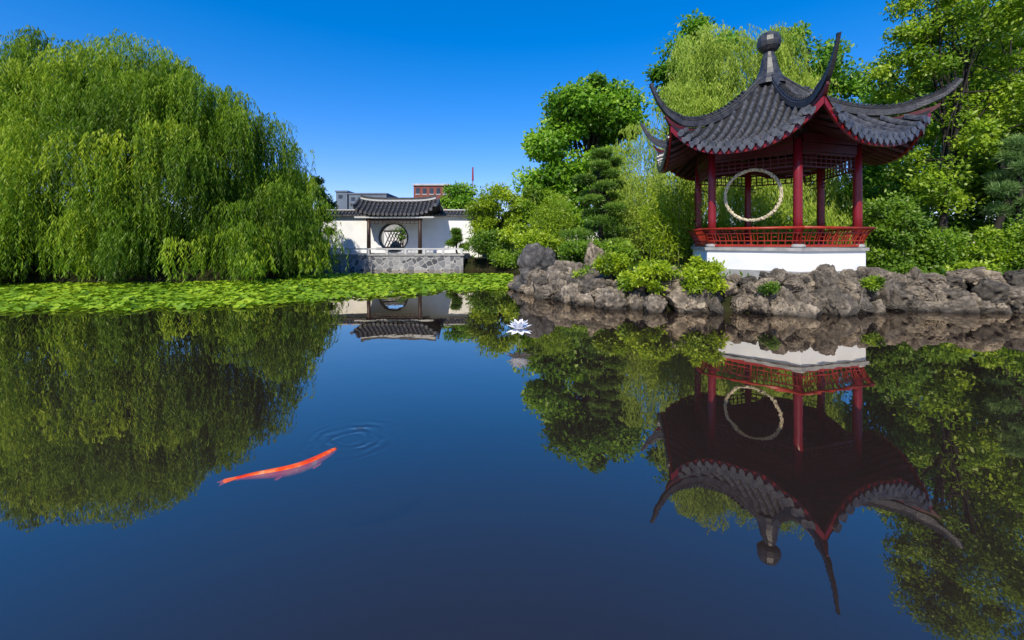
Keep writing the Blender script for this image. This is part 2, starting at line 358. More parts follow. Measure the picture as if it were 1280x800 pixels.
# roof
ME = 2.85; T30 = math.tan(R(30))
tq = [.07, .25, .5, .75, 1]
pm = np.polyfit(tq, [6.06, 5.46, 4.74, 4.2, 3.86], 3); ph = np.polyfit(tq, [6.08, 5.5, 4.93, 4.62, 4.68], 3)
def zs(m, y):
    t = m/ME; s = min(1, abs(y)/max(m*T30, 1e-4)); zm = np.polyval(pm, t); zh = np.polyval(ph, t)
    return float(zm+(zh-zm)*s**2.6)
def sec(k, m, y, z):
    B = A[k]+R(30); return (PC[0]+math.cos(B)*m-math.sin(B)*y, PC[1]+math.sin(B)*m+math.cos(B)*y, z)
rb = MB(); sf = MB(); fa = MB(); bd = MB(); rfm = MB()
for k in range(6):
    nt_, ns_ = 18, 20
    def sheet(b, t0, t1, dz, flip=False):
        vs = []; fs = []
        for i in range(nt_+1):
            m_ = ME*(t0+(t1-t0)*i/nt_)
            for j in range(ns_+1):
                y_ = (2*j/ns_-1)*m_*T30; vs.append(sec(k, m_, y_, zs(m_, y_)+dz))
        for i in range(nt_):
            for j in range(ns_):
                q = (i*(ns_+1)+j, i*(ns_+1)+j+1, (i+1)*(ns_+1)+j+1, (i+1)*(ns_+1)+j)
                fs.append(q[::-1] if flip else q)
        b.add(vs, fs)
    sheet(bd, .07, 1, 0); sheet(sf, .1, .985, -.13, True)
    SP = .19
    for j in range(-8, 9):
        y_ = j*SP; m_ = max(abs(y_)/T30+.06, .25)
        if abs(y_) > 1.62: continue
        ms_ = list(np.arange(ME+.03, m_, -.19))[::-1]
        if len(ms_) < 2: continue
        for i in range(len(ms_)-1):
            m0, m1 = ms_[i], ms_[i+1]
            vs = []
            for (mm, rr, dz) in ((m0, .053, .026), (m1+.012, .060, .036)):
                zc = zs(min(mm, ME), y_)+dz
                for q in range(9):
                    a = math.pi*q/8; vs.append(sec(k, mm, y_+rr*math.cos(a), zc+rr*1.5*math.sin(a)-.03*(1-math.sin(a))))
            rb.add(vs, [(q, q+1, 9+q+1, 9+q) for q in range(8)]+[tuple(range(9, 18))])
        zc = zs(ME, y_)   # round end tile
        rb.add([sec(k, ME+.05, y_+.085*math.cos(2*math.pi*q/12), zc+.03+.085*math.sin(2*math.pi*q/12)) for q in range(12)]+
               [sec(k, ME-.02, y_+.085*math.cos(2*math.pi*q/12), zc+.03+.085*math.sin(2*math.pi*q/12)) for q in range(12)],
               [tuple(range(12))]+[(q, (q+1)%12, 12+(q+1)%12, 12+q) for q in range(12)])
        yn = y_+SP/2
        if abs(yn) < 1.6:
            zn = zs(ME, yn); prf = [(-.08, 0), (.08, 0), (.06, -.11), (0, -.18), (-.06, -.11)]
            s3 = [sec(k, ME+.042-.1*dz_, yn+dy_, zn+dz_) for dy_, dz_ in prf]; s4 = [sec(k, ME+.015-.1*dz_, yn+dy_, zn+dz_) for dy_, dz_ in prf]
            rb.add(s3+s4, [(0, 1, 2, 3, 4), (9, 8, 7, 6, 5)]+[(q, (q+1)%5, 5+(q+1)%5, 5+q) for q in range(5)])
    for j in range(-8, 9):    # rafters under the soffit
        y_ = j*.195; m0 = max(1.0, abs(y_)/T30+.05); m1 = ME-.08
        if m1-m0 < .2: continue
        pts = [sec(k, m0+(m1-m0)*i/4, y_, zs(m0+(m1-m0)*i/4, y_)-.175) for i in range(5)]
        for i in range(4): rfm.bar(pts[i], pts[i+1], .06, .08)
    vs = []
    for j in range(31):
        y_ = (2*j/30-1)*(ME-.03)*T30; z_ = zs(ME-.03, y_)
        vs += [sec(k, ME-.02, y_, z_-.02), sec(k, ME-.02, y_, z_-.19), sec(k, ME-.07, y_, z_-.19), sec(k, ME-.07, y_, z_-.02)]
    fa.add(vs, [(4*j+a, 4*j+4+a, 4*j+4+(a+1)%4, 4*j+(a+1)%4) for j in range(30) for a in range(4)])
roof = rb.build('roof', M['tile'], pav)
bd.build('roof_bed', M['bed'], roof); sf.build('soffit', M['soffit'], roof); rfm.build('rafters', M['rafter'], roof); fa.build('fascia', M['redpaint'], roof)
for k in range(6):
    prof = []   # (rho, z centre, width, height)
    for rho in np.linspace(.28, 3.25, 26):
        z_ = float(np.polyval(ph, rho*math.cos(R(30))/ME)); f_ = (rho/3.29)
        prof.append((rho, z_+.10+.04*f_, .14, .21))
    dzt = -.25 if k == 1 else 0
    tipz = np.polyfit([3.0, 3.29, 3.5, 3.72, 3.92], [4.78, 4.91+dzt*.2, 5.09+dzt*.5, 5.38+dzt*.8, 5.80+dzt], 3)
    prof = [p for p in prof if p[0] < 3.0]
    for rho in np.linspace(3.02, 3.86 if k != 1 else 3.74, 16):
        f_ = (rho-3.02)/.9; prof.append((rho, float(np.polyval(tipz, rho)), .14-.095*f_, .21-.145*f_))
    b = MB(); vs = []; ca, sa = math.cos(A[k]), math.sin(A[k]); n_ = len(prof)
    for i, (rho, z_, w_, h_) in enumerate(prof):
        r0, z0 = prof[max(i-1, 0)][:2]; r1, z1 = prof[min(i+1, n_-1)][:2]; l_ = math.hypot(r1-r0, z1-z0); dr, dz = (r1-r0)/l_, (z1-z0)/l_
        nr, nzz = -dz, dr
        for (u, v) in ((-.5, -.5), (.5, -.5), (.5, .1), (.34, .2), (.42, .36), (.2, .5), (-.2, .5), (-.42, .36), (-.34, .2), (-.5, .1)):
            rr = rho+nr*v*h_; vs.append((PC[0]+ca*rr-sa*u*w_, PC[1]+sa*rr+ca*u*w_, z_+nzz*v*h_))
    b.add(vs, [(i*10+j, i*10+(j+1)%10, (i+1)*10+(j+1)%10, (i+1)*10+j) for i in range(n_-1) for j in range(10)]+[tuple(range(9, -1, -1)), tuple((n_-1)*10+j for j in range(10))])
    for i in range(4, n_-1):    # stepped capping tiles along the ridge and horn
        rho, z_, w_, h_ = prof[i]; r1, z1 = prof[i+1][:2]
        l_ = math.hypot(r1-rho, z1-z_); nr, nzz = -(z1-z_)/l_, (r1-rho)/l_; o1 = h_*.5
        pA = Vector((PC[0]+ca*(rho+nr*o1), PC[1]+sa*(rho+nr*o1), z_+nzz*o1)); pB = Vector((PC[0]+ca*(r1+nr*(o1+.025)), PC[1]+sa*(r1+nr*(o1+.025)), z1+nzz*(o1+.025)))
        b.tube([pA, pA.lerp(pB, .85)], [w_*.24, w_*.42], 8)
    hr = b.build('hip_ridge', M['ridge'], roof)
    b = MB(); vs = []   # upturned corner beam below the ridge
    pr = [(2.2, 4.42, .16, .2), (2.7, 4.46, .15, .2), (3.1, 4.56, .13, .17), (3.3, 4.70+dzt*.3, .09, .11), (3.42, 4.84+dzt*.5, .05, .06)]
    for rho, z_, w_, h_ in pr:
        for (u, v) in ((-.5, -.5), (.5, -.5), (.5, .5), (-.5, .5)): vs.append((PC[0]+ca*rho-sa*u*w_, PC[1]+sa*rho+ca*u*w_, z_+v*h_))
    b.add(vs, [(i*4+j, i*4+(j+1)%4, (i+1)*4+(j+1)%4, (i+1)*4+j) for i in range(4) for j in range(4)]+[(3, 2, 1, 0), (16, 17, 18, 19)])
    b.build('corner_beam', M['darkred'], roof)
b = MB(); b.lathe([(.46, 5.98), (.40, 6.12), (.31, 6.28), (.25, 6.45), (.21, 6.62), (.19, 6.74), (.15, 6.84), (.14, 6.93), (.21, 6.98), (.285, 7.08), (.31, 7.2), (.29, 7.33), (.22, 7.44), (.11, 7.50), (.02, 7.52)], (PC[0], PC[1], 0), 12, R(20))
b.build('finial', M['ridge'], roof)

# hanging ring in the front-left opening
a = Vector(hp(RC, 5, 0)); c = Vector(hp(RC, 0, 0)); mid = (a+c)/2; d = (c-a).normalized(); zr = 2.77
ring = thing('wreath_ring', 'large thin cream flower ring hanging between two red columns of the pavilion', 'ring ornament', (mid.x, mid.y, zr-.7))
b = MB(); n1, n2 = 130, 10; vs = []; nn = d.cross(up)
for i in range(n1):
    t = 2*math.pi*i/n1; e = d*math.cos(t)+up*math.sin(t); cc = mid+up*zr+e*.64
    for j in range(n2):
        q = 2*math.pi*j/n2; r_ = .036+.036*noise.noise(Vector((i*.9, j*1.1, 3.)))
        vs.append(cc+(e*math.cos(q)+nn*math.sin(q))*r_)
b.add(vs, [(i*n2+j, i*n2+(j+1)%n2, ((i+1)%n1)*n2+(j+1)%n2, ((i+1)%n1)*n2+j) for i in range(n1) for j in range(n2)])
b.build('ring', M['cream'], ring)
for s_ in (-.2, .2):
    b = MB(); p = mid+up*(zr+math.sqrt(.64**2-.04))+d*s_; b.tube([p, mid+d*s_+up*3.40], .005, 5); b.build('cord', M['wire'], ring)

# ------------------------------------------------------------------ rocks: faceted stones cut by planes, then weathered and pitted
def rockmesh(seed, kind):
    r_ = random.Random(seed*7+1); bm = bmesh.new(); bmesh.ops.create_icosphere(bm, subdivisions=5, radius=1)
    planes = []
    if kind == 'slab':
        for ax_, h_ in (((1, 0, 0), .9), ((-1, 0, 0), .9), ((0, 1, 0), .75), ((0, -1, 0), .75), ((0, 0, 1), .55), ((0, 0, -1), .55)):
            v = (Vector(ax_)+Vector((r_.gauss(0, .2), r_.gauss(0, .2), r_.gauss(0, .16)))).normalized(); planes.append((v, h_*r_.uniform(.8, 1.1)))
        for i in range(6):
            v = Vector((r_.gauss(0, 1), r_.gauss(0, 1), r_.gauss(0, .6))).normalized(); planes.append((v, r_.uniform(.55, .85)))
    else:
        for i in range(12):
            v = Vector((r_.gauss(0, 1), r_.gauss(0, 1), r_.gauss(0, .9))).normalized(); planes.append((v, r_.uniform(.5, .9)))
    o_ = Vector((seed*3.1, seed*1.7, 0)); pit = 1.0 if kind != 'slab' else .55
    for v in bm.verts:
        dr = v.co.normalized(); rad = 1.2
        for pn, h_ in planes:
            dd = dr.dot(pn)
            if dd > 1e-3: rad = min(rad, h_/dd)
        co = dr*rad
        pv = noise.voronoi(co*3.0+o_)[0][0]
        f_ = noise.noise(co*1.5+o_)*.12-max(0, .11-abs(noise.noise(co*1.9+o_)))*1.4*pit-max(0, .24-pv)*.75*pit+noise.noise(co*5+o_)*.07+noise.noise(Vector((co.x*2, co.y*2, co.z*9))+o_)*.04+noise.noise(co*12+o_)*.04
        v.co = co+dr*f_
    me = bpy.data.meshes.new('boulder'); bm.to_mesh(me); bm.free()
    me.polygons.foreach_set('use_smooth', [True]*len(me.polygons)); return me
RM = [rockmesh(i, 'block') for i in range(12)]; RF = [rockmesh(30+i, 'slab') for i in range(8)]
for q in RM+RF: q.materials.append(M['rock'])
RD = RM[2].copy(); RD.materials.clear(); RD.materials.append(M['darkrock'])
RD2 = RM[4].copy(); RD2.materials.clear(); RD2.materials.append(M['darkrock'])
def rock(me, x, y, z, sx_, sy_, sz_, rz, label, group=None, tilt=.3):
    o = bpy.data.objects.new('boulder', me); C.objects.link(o); o.location = (x, y, z); o.scale = (sx_, sy_, sz_)
    o.rotation_euler = (random.uniform(-tilt, tilt), random.uniform(-tilt, tilt), rz); return tag(o, label, 'rock', group)
rp_r = random.Random(11)
def along(path, step):
    pts = []; path = [Vector(p) for p in path]; acc = 0
    for a, b_ in zip(path[:-1], path[1:]):
        l_ = (b_-a).length; d_ = (b_-a)/l_; t = acc
        nrm2 = Vector((-d_.y, d_.x))
        while t < l_: pts.append((a+d_*t, nrm2)); t += step*rp_r.uniform(.75, 1.3)
        acc = t-l_
    return pts
head = [(.15, 14.4), (.9, 12.2), (2.2, 10.3), (3.2, 9.95)]
mid_ = [(3.4, 9.85), (4.4, 9.6), (5.4, 9.35), (6.3, 9.1), (7.4, 9.35), (8.6, 9.75)]
right = [(8.8, 9.85), (10.2, 9.7), (11.4, 9.45), (13.5, 9.35), (16, 9.4)]
for path, step, nm, mset, tiers, tl, fl in (
    (head, .50, 'on the low headland left of the pavilion', RF[:3]+RM, ((.06, .32, 0), (.26, .29, .25), (.44, .26, .5)), .35, False),
    (mid_, .38, 'below the white pavilion base', RM+RF[:2], ((.06, .27, 0), (.30, .26, .18), (.52, .25, .36), (.70, .22, .52)), .8, False),
    (right, .44, 'in the stacked bank at the right edge', RF+RM[:5], ((.05, .32, 0), (.28, .31, .10), (.50, .30, .22), (.70, .28, .34)), .22, True)):
    for ti, (zz, sz0, inn) in enumerate(tiers):
        lab = ('grey brown waterline rock ', 'brown upper rock ', 'tan rock of the third row ', 'brown topmost rock ')[ti]
        for p, n_ in along(path, step*(1-.06*ti)):
            s_ = sz0*rp_r.uniform(.65, 1.35); p = p+n_*(inn+rp_r.uniform(-.1, .12))
            rz_ = rp_r.uniform(-.5, .5) if fl else rp_r.uniform(0, 6.3)
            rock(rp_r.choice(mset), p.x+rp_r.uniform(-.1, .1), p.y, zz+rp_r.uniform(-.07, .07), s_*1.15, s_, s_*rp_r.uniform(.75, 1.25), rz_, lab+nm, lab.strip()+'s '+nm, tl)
rock(RD, gx(676, 14.2), 14.2, .60, .85, .7, .85, 1.1, 'dark grey pointed boulder at the left tip of the rockery')
rock(RD2, gx(662, 14.0), 13.9, .12, .6, .5, .4, 2.1, 'low dark rock in the water at the foot of the pointed boulder')
rock(RM[1], gx(712, 13), 13.0, .5, .7, .6, .6, .4, 'pale broad rock just right of the dark pointed boulder')
rock(RM[3], gx(735, 12), 11.9, .5, .6, .5, .5, 2.4, 'pale slanted rock between the dark boulder and the small round shrub')
rock(RM[5], gx(742, 14.5), 14.5, 1.0, .5, .5, .6, .9, 'small upright grey rock behind the headland rocks')

# ------------------------------------------------------------------ far gate pavilion, wall, terrace
WY = 27.0
wall = thing('garden_wall', 'white garden wall with round moon gate and grey tiled top', 'wall', (-7.54, WY, .6))
b = MB(); cx, cz, rr = gx(492, WY), 1.86, .88; x0, x1, z0, z1 = -15, -1.9, .5, 3.3
n_ = 48; outer = []; inner = []
for i in range(n_):
    t = 2*math.pi*i/n_+math.pi/4; c_, s_ = math.cos(t), math.sin(t); q = 1.3/max(abs(c_), abs(s_)); inner.append((cx+rr*c_, cz+rr*s_)); outer.append((cx+q*c_, cz+q*s_))
vs = []
for yy in (WY, WY+.25):
    vs += [(p[0], yy, p[1]) for p in inner]+[(p[0], yy, p[1]) for p in outer]
fs = [(i, (i+1)%n_, n_+(i+1)%n_, n_+i) for i in range(n_)]+[(2*n_+n_+i, 2*n_+n_+(i+1)%n_, 2*n_+(i+1)%n_, 2*n_+i) for i in range(n_)]+[(2*n_+i, 2*n_+(i+1)%n_, (i+1)%n_, i) for i in range(n_)]
b.add(vs, fs)
b.box(x0, cx-1.3, WY, WY+.25, z0, z1); b.box(cx+1.3, x1, WY, WY+.25, z0, z1); b.box(cx-1.3, cx+1.3, WY, WY+.25, cz+1.3, z1)
b.build('plaster_wall', M['plaster'], wall)
b = MB(); vs = []
for i in range(n_):
    t = 2*math.pi*i/n_; c_, s_ = math.cos(t), math.sin(t)
    for (r_, yy) in ((rr-.02, WY-.05), (rr+.06, WY-.05), (rr+.06, WY+.02), (rr-.02, WY+.3)): vs.append((cx+r_*c_, yy, cz+r_*s_))
b.add(vs, [(i*4+j, i*4+(j+1)%4, ((i+1)%n_)*4+(j+1)%4, ((i+1)%n_)*4+j) for i in range(n_) for j in range(4)]); b.build('moon_gate_frame', M['ridge'], wall)
b = MB()
b.add([(x0, WY-.3, 3.28), (x1, WY-.3, 3.28), (x1, WY+.12, 3.56), (x0, WY+.12, 3.56), (x0, WY+.55, 3.28), (x1, WY+.55, 3.28), (x0, WY-.3, 3.22), (x1, WY-.3, 3.22), (x0, WY+.55, 3.22), (x1, WY+.55, 3.22)],
      [(0, 1, 3, 2), (2, 3, 5, 4), (6, 7, 1, 0), (4, 5, 9, 8), (8, 9, 7, 6), (0, 2, 4, 8, 6), (7, 9, 5, 3, 1)])
for i in range(int((x1-x0)/.22)):
    xx = x0+.1+i*.22; b.tube([(xx, WY-.32, 3.31), (xx, WY+.12, 3.6)], .055, 6)
b.tube([(x0, WY+.12, 3.62), (x1, WY+.12, 3.62)], .08, 8)
b.build('tiled_top', M['tile'], wall)
# courtyard wall with dark lattice window seen through the gate
cwx = gx(492, 34)
cw = thing('courtyard_wall', 'pale courtyard wall with a dark lattice window glimpsed through the round moon gate', 'wall', (cwx, 34, .6))
b = MB(); b.box(cwx-3.5, cwx+3.5, 34, 34.3, .5, 3.2); b.build('plaster_wall', M['capstone'], cw)
b = MB(); b.box(cwx-3.6, cwx+3.6, 33.8, 34.5, 3.203, 3.4); b.build('tiled_top', M['tile'], cw)
b = MB(); b.box(cwx-.75, cwx+.75, 33.96, 34.02, 1.2, 2.5); lwn = b.build('lattice_window', M['plaster'], cw)
b = MB()
for i in range(7):
    xx = cwx-.75+i*.25; b.bar((xx, 33.93, 1.2), (min(xx+.6, cwx+.75), 33.93, 2.5), .06, .04); b.bar((xx, 33.94, 2.5), (min(xx+.6, cwx+.75), 33.94, 1.2), .06, .04)
b.bar((cwx-.75, 33.92, 1.2), (cwx+.75, 33.92, 1.2), .06, .08); b.bar((cwx-.75, 33.92, 2.5), (cwx+.75, 33.92, 2.5), .06, .08)
b.build('window_lattice', M['brown'], lwn)
# gate pavilion
gp = thing('gate_pavilion', 'small gabled gate pavilion with dark columns in front of the white wall', 'pavilion', (-7.2, 25.5, .9))
ex0, ex1 = gx(440, 24.8), gx(544, 24.8); yf, yr, yb = 24.8, 25.9, 27.0
def zg(x, y):
    t = abs(y-yr)/(yr-yf); u = abs(x-(ex0+ex1)/2)/((ex1-ex0)/2)
    return 4.08-1.08*t+.2*t*t+.42*t*t*u**6+.12*u**4
b = MB(); nxg = 24; gbd = MB()
for side in (0, 1):
    vs = []
    for i in range(9):
        y_ = yr+(yf-yr)*i/8 if side == 0 else yr+(yb-yr)*i/8
        for j in range(nxg+1):
            x_ = ex0+(ex1-ex0)*j/nxg; vs.append((x_, y_, zg(x_, y_)))
    gbd.add(vs, [(i*(nxg+1)+j, i*(nxg+1)+j+1, (i+1)*(nxg+1)+j+1, (i+1)*(nxg+1)+j) for i in range(8) for j in range(nxg)])
    gbd.add([(v[0], v[1], v[2]-.1) for v in vs], [(i*(nxg+1)+j, (i+1)*(nxg+1)+j, (i+1)*(nxg+1)+j+1, i*(nxg+1)+j+1) for i in range(8) for j in range(nxg)])
nr_ = 19
for j in range(nr_+1):
    x_ = ex0+(ex1-ex0)*j/nr_
    for (ya, sgn) in ((yf, 1), (yb, -1)):
        for i in range(5):
            y0_ = ya+(yr-ya)*i/5; y1_ = ya+(yr-ya)*(i+1)/5
            b.tube([(x_, y0_-.03*sgn, zg(x_, y0_)+.03), (x_, y1_, zg(x_, y1_)+.02)], [.085, .075], 6)
    b.add([(x_+.1*math.cos(2*math.pi*q/8), yf-.05, zg(x_, yf)+.02+.1*math.sin(2*math.pi*q/8)) for q in range(8)], [tuple(range(8))])
rf = b.build('roof', M['tile'], gp); gbd.build('roof_bed', M['bed'], rf)
for (zo0, zo1, wd_, mt2, nm2) in ((-.12, -.02, .12, 'trim', 'ridge_band'), (-.018, .12, .10, 'ridge', 'roof_ridge')):
    b = MB(); vs = []; n2 = 16
    for i in range(n2+1):
        x_ = ex0+.15+(ex1-ex0-.3)*i/n2; u = abs(2*i/n2-1); zc = 4.18+.16*u**4
        vs += [(x_, yr-wd_, zc+zo0), (x_, yr+wd_, zc+zo0), (x_, yr+wd_, zc+zo1), (x_, yr-wd_, zc+zo1)]
    b.add(vs, [(i*4+j, i*4+(j+1)%4, (i+1)*4+(j+1)%4, (i+1)*4+j) for i in range(n2) for j in range(4)]+[(3, 2, 1, 0), tuple(n2*4+j for j in range(4))])
    b.build(nm2, M[mt2], rf)
b = MB(); b.box(ex0+.1, ex1-.1, yf+.08, yf+.14, zg(-7, yf)-.2, zg(-7, yf)-.1); b.build('eave_board', M['trim'], rf)
for px in (461, 525):
    b = MB(); x_ = gx(px, 25.1); b.lathe([(.12, .9), (.11, 2), (.10, 3.05)], (x_, 25.1, 0), 14); b.build('column', M['brown'], gp, True)
b = MB(); b.box(gx(458, 25.1), gx(528, 25.1), 25.04, 25.16, 2.82, 2.98); b.build('beam', M['brown'], gp)
b = MB()
for i in range(13):
    x_ = gx(463, 25.1)+(gx(523, 25.1)-gx(463, 25.1))*i/12; b.box(x_-.012, x_+.012, 25.08, 25.12, 2.68, 2.815)
b.box(gx(461, 25.1), gx(525, 25.1), 25.085, 25.115, 2.66, 2.69)
b.build('lattice', M['brown'], gp)
# terrace
TY = 24.0; tx0, tx1 = gx(388, TY), gx(579, TY)
m, nt, out = newmat('rubble stone'); L = nt.links; N = nt.nodes.new
geo = N('ShaderNodeNewGeometry')
vo = N('ShaderNodeTexVoronoi'); vo.feature = 'DISTANCE_TO_EDGE'; vo.inputs['Scale'].default_value = 3.4; vo.inputs['Randomness'].default_value = .9
vc = N('ShaderNodeTexVoronoi'); vc.inputs['Scale'].default_value = 3.4; vc.inputs['Randomness'].default_value = .9
for v_ in (vo, vc): L.new(geo.outputs['Position'], v_.inputs['Vector'])
sc_ = N('ShaderNodeSeparateColor'); L.new(vc.outputs['Color'], sc_.inputs[0])
st = ramp(nt, [(0, (.05, .055, .065)), (.5, (.14, .145, .155)), (1, (.28, .28, .28))]); L.new(sc_.outputs[0], st.inputs[0])
mm = N('ShaderNodeMath'); mm.operation = 'GREATER_THAN'; mm.inputs[1].default_value = .05; L.new(vo.outputs['Distance'], mm.inputs[0])
mx = N('ShaderNodeMix'); mx.data_type = 'RGBA'; L.new(mm.outputs[0], mx.inputs[0]); mx.inputs[6].default_value = (.36, .35, .33, 1); L.new(st.outputs[0], mx.inputs[7])
bs = N('ShaderNodeBsdfPrincipled'); bs.inputs['Roughness'].default_value = .85; L.new(mx.outputs[2], bs.inputs['Base Color'])
bp = N('ShaderNodeBump'); bp.inputs['Strength'].default_value = .6; bp.inputs['Distance'].default_value = .05; L.new(vo.outputs['Distance'], bp.inputs['Height']); L.new(bp.outputs[0], bs.inputs['Normal'])
L.new(bs.outputs[0], out.inputs[0]); M['rubble'] = m
ter = thing('terrace', 'grey rubble stone terrace standing in the pond before the white wall', 'terrace', ((tx0+tx1)/2, TY, 0))
b = MB(); b.box(tx0, tx1, TY, 26.9, -.6, .82); b.build('retaining_wall', M['rubble'], ter)
b = MB(); b.box(tx0-.06, tx1+.06, TY-.06, 26.95, .823, .90); b.build('paving', M['capstone'], ter)
bal = thing('balustrade', 'low pale stone balustrade along the edge of the terrace', 'balustrade', ((tx0+tx1)/2, TY, .92))
b = MB(); b.box(tx0, tx1, TY+.02, TY+.14, 1.16, 1.24); b.build('handrail', M['trim'], bal)
for i in range(9):
    x_ = tx0+.1+(tx1-tx0-.2)*i/8; b = MB(); b.box(x_-.06, x_+.06, TY+.02, TY+.14, .902, 1.158); b.build('post', M['trim'], bal)
rock(RM[0], -7.9, 29, 1.0, .4, .36, .6, .5, 'upright garden rock seen through the round moon gate', tilt=.05)

# city buildings beyond the garden
bb = thing('brick_building', 'brown red brick city building rising behind the small gate pavilion', 'building', (gx(540, 90), 92, 0))
b = MB(); xa, xb = gx(517, 90), gx(562, 90); zt = gz(232, 90); b.box(xa, xb, 90, 100, 0, zt); b.build('wall', M['brick'], bb)
b = MB(); b.box(xa-.2, xb+.2, 89.7, 100.2, zt+.003, zt+.4); b.build('cornice', M['trim'], bb)
for r_ in range(2):
    for i in range(5):
        x_ = xa+.5+i*1.45; z_ = zt-1.75-r_*2.6
        b = MB(); b.box(x_, x_+.8, 89.93, 90.05, z_, z_+1.2); wn = b.build('window', M['glass'], bb)
        b = MB(); b.box(x_-.1, x_+.9, 89.9, 90.02, z_-.18, z_-.02); b.build('sill', M['trim'], wn)
for (p0, p1, pt, lb) in ((436, 483, 243, 'low grey city building left of the brick building above the wall'), (420, 434, 240, 'narrow grey rooftop block beside the right side of the willow')):
    gb = thing('grey_building', lb, 'building', (gx((p0+p1)/2, 105), 105, 0))
    b = MB(); b.box(gx(p0, 105), gx(p1, 105), 105, 115, 0, gz(pt, 105)); b.build('wall', M['greywall'], gb)
    b = MB(); b.box(gx(p0, 105)-.2, gx(p1, 105)+.2, 104.8, 115.2, gz(pt, 105)+.003, gz(pt, 105)+.35); b.build('parapet', M['greywall'], gb)
    for i in range(max(1, int((p1-p0)/9))):
        x_ = gx(p0, 105)+.6+i*1.7; z_ = gz(pt, 105)-1.6
        b = MB(); b.box(x_, x_+1.0, 104.95, 105.05, z_, z_+.9); b.build('window', M['glass'], gb)
b = MB(); xm = gx(591, 60); b.tube([(xm, 60, 0), (xm, 60, gz(214, 60))], .05, 8); b.tube([(xm, 60, gz(226, 60)), (xm, 60, gz(209, 60))], [.14, .1], 8)
tag(b.build('mast', M['railred']), 'thin red mast poking up above the bamboo', 'mast')

# ------------------------------------------------------------------ willows
def cx_pull(c, o): return np.array(o)+(c-np.array(o))*.86
def willow(label, cx, cy, h, rx, ry, nlobe, per, ns, nl, mat, r0, front=.8, lenr=(1.8, 4.6), leaf=(.2, .036), zmin=.25, xlim=(-99, 99), lobe=.75, name='willow_tree', pw=.5, lts=.14, j0=.84):
    z0 = hz(cx, cy); root = thing(name, label, 'tree', (cx, cy, z0))
    i_ = np.arange(nlobe); ph1 = (i_*.6180339887+.13) % 1; ph2 = (i_*.7548776662+.31) % 1; sel_ = ((i_*.5698402910+.7) % 1) < front
    phi = np.where(sel_, math.pi*(1+ph1), math.pi*ph1)+rng.normal(0, .08, nlobe)
    sn = .16+.84*ph2; q = (1-sn**2)**pw; jr = rng.uniform(j0, 1.04, nlobe)
    bx = cx+rx*q*np.cos(phi)*jr; by = cy+ry*q*np.sin(phi)*jr; bz = h*sn*rng.uniform(.88, 1.03, nlobe)
    keep = (bx > xlim[0]) & (bx < xlim[1]); bx, by, bz, phi = bx[keep], by[keep], bz[keep], phi[keep]; k = len(bx)
    lt = rng.normal(.48, lts, k)
    ls = lobe*rng.uniform(.75, 1.3, k)
    dx = rng.normal(0, 1, (k, per)); dy = rng.normal(0, 1, (k, per))
    bx2 = (bx[:, None]+dx*ls[:, None]).ravel(); by2 = (by[:, None]+dy*ls[:, None]).ravel()
    bz2 = (bz[:, None]-.34*ls[:, None]*(dx**2+dy**2)).ravel(); phi = np.arctan2(dy-.6, dx+.001).ravel()
    bt = (np.repeat(lt, per)+rng.normal(0, .07, k*per)); bx, by, bz = bx2, by2, bz2; nb = len(bx)
    blen = rng.uniform(lenr[0], lenr[1], nb)
    sh = (nb, ns)
    ox = rng.normal(0, .30, sh); oy = rng.normal(0, .30, sh)
    sx_ = bx[:, None]+ox; sy_ = by[:, None]+oy; sz_ = np.maximum(bz[:, None]-.6*(ox**2+oy**2)+rng.normal(0, .12, sh), zmin+.4)
    ln = blen[:, None]*rng.uniform(.4, 1.05, sh); ln = np.minimum(ln, np.maximum(sz_-zmin-rng.uniform(0, .5, sh), .3))
    t = (np.arange(nl)+.5)/nl; t = t[None, None, :]+rng.uniform(-.5, .5, sh+(nl,))/nl
    oa = phi[:, None]+rng.normal(0, .6, sh); od = rng.uniform(.1, .6, sh)
    sw = rng.uniform(0, 6.3, sh)[..., None]; sd = 1-np.exp(-4*t)
    px_ = sx_[..., None]+np.cos(oa)[..., None]*od[..., None]*sd+.06*np.sin(sw+t*5)
    py_ = sy_[..., None]+np.sin(oa)[..., None]*od[..., None]*sd+.06*np.cos(sw+t*4)
    pz_ = sz_[..., None]+.18*np.sin(np.minimum(t*8, math.pi))-ln[..., None]*t
    P = np.stack([px_, py_, pz_], -1).reshape(-1, 3); n = len(P)
    D = nrm(unit(n)*np.array([.55, .55, .35])+np.array([0, 0, -.88])); Sd = nrm(np.cross(D, unit(n)+np.array([-.25, -.70, .4])))
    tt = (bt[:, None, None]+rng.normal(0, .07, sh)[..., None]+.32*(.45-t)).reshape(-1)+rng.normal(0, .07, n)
    cen = np.stack([bx, by, bz], 1); cen = cx_pull(cen, (cx, cy, h*.5))
    limbs(root, (cx, cy, z0-.1), (cx+.2, cy+.1, h*.6), cen, r0, 22)
    leaves('crown', P, D, Sd, leaf[0]*rng.uniform(.7, 1.25, n), leaf[1]*rng.uniform(.7, 1.25, n), tt, mat, root)
    return root
willow('huge weeping willow filling the left side behind the lily pads', -18.3, 19.2, 11.1, 9.9, 4.8, 134, 5, 19, 38, M['willow'], .4, xlim=(-27, 0), leaf=(.2, .033), lenr=(1.8, 5), lobe=.6, lts=.17, j0=.82)
willow('pale weeping willow hanging behind the red pavilion', gx(905, 20), 20.0, 11.8, 5.3, 3.6, 60, 5, 22, 34, M['pale_willow'], .3, leaf=(.2, .034), lobe=.6)

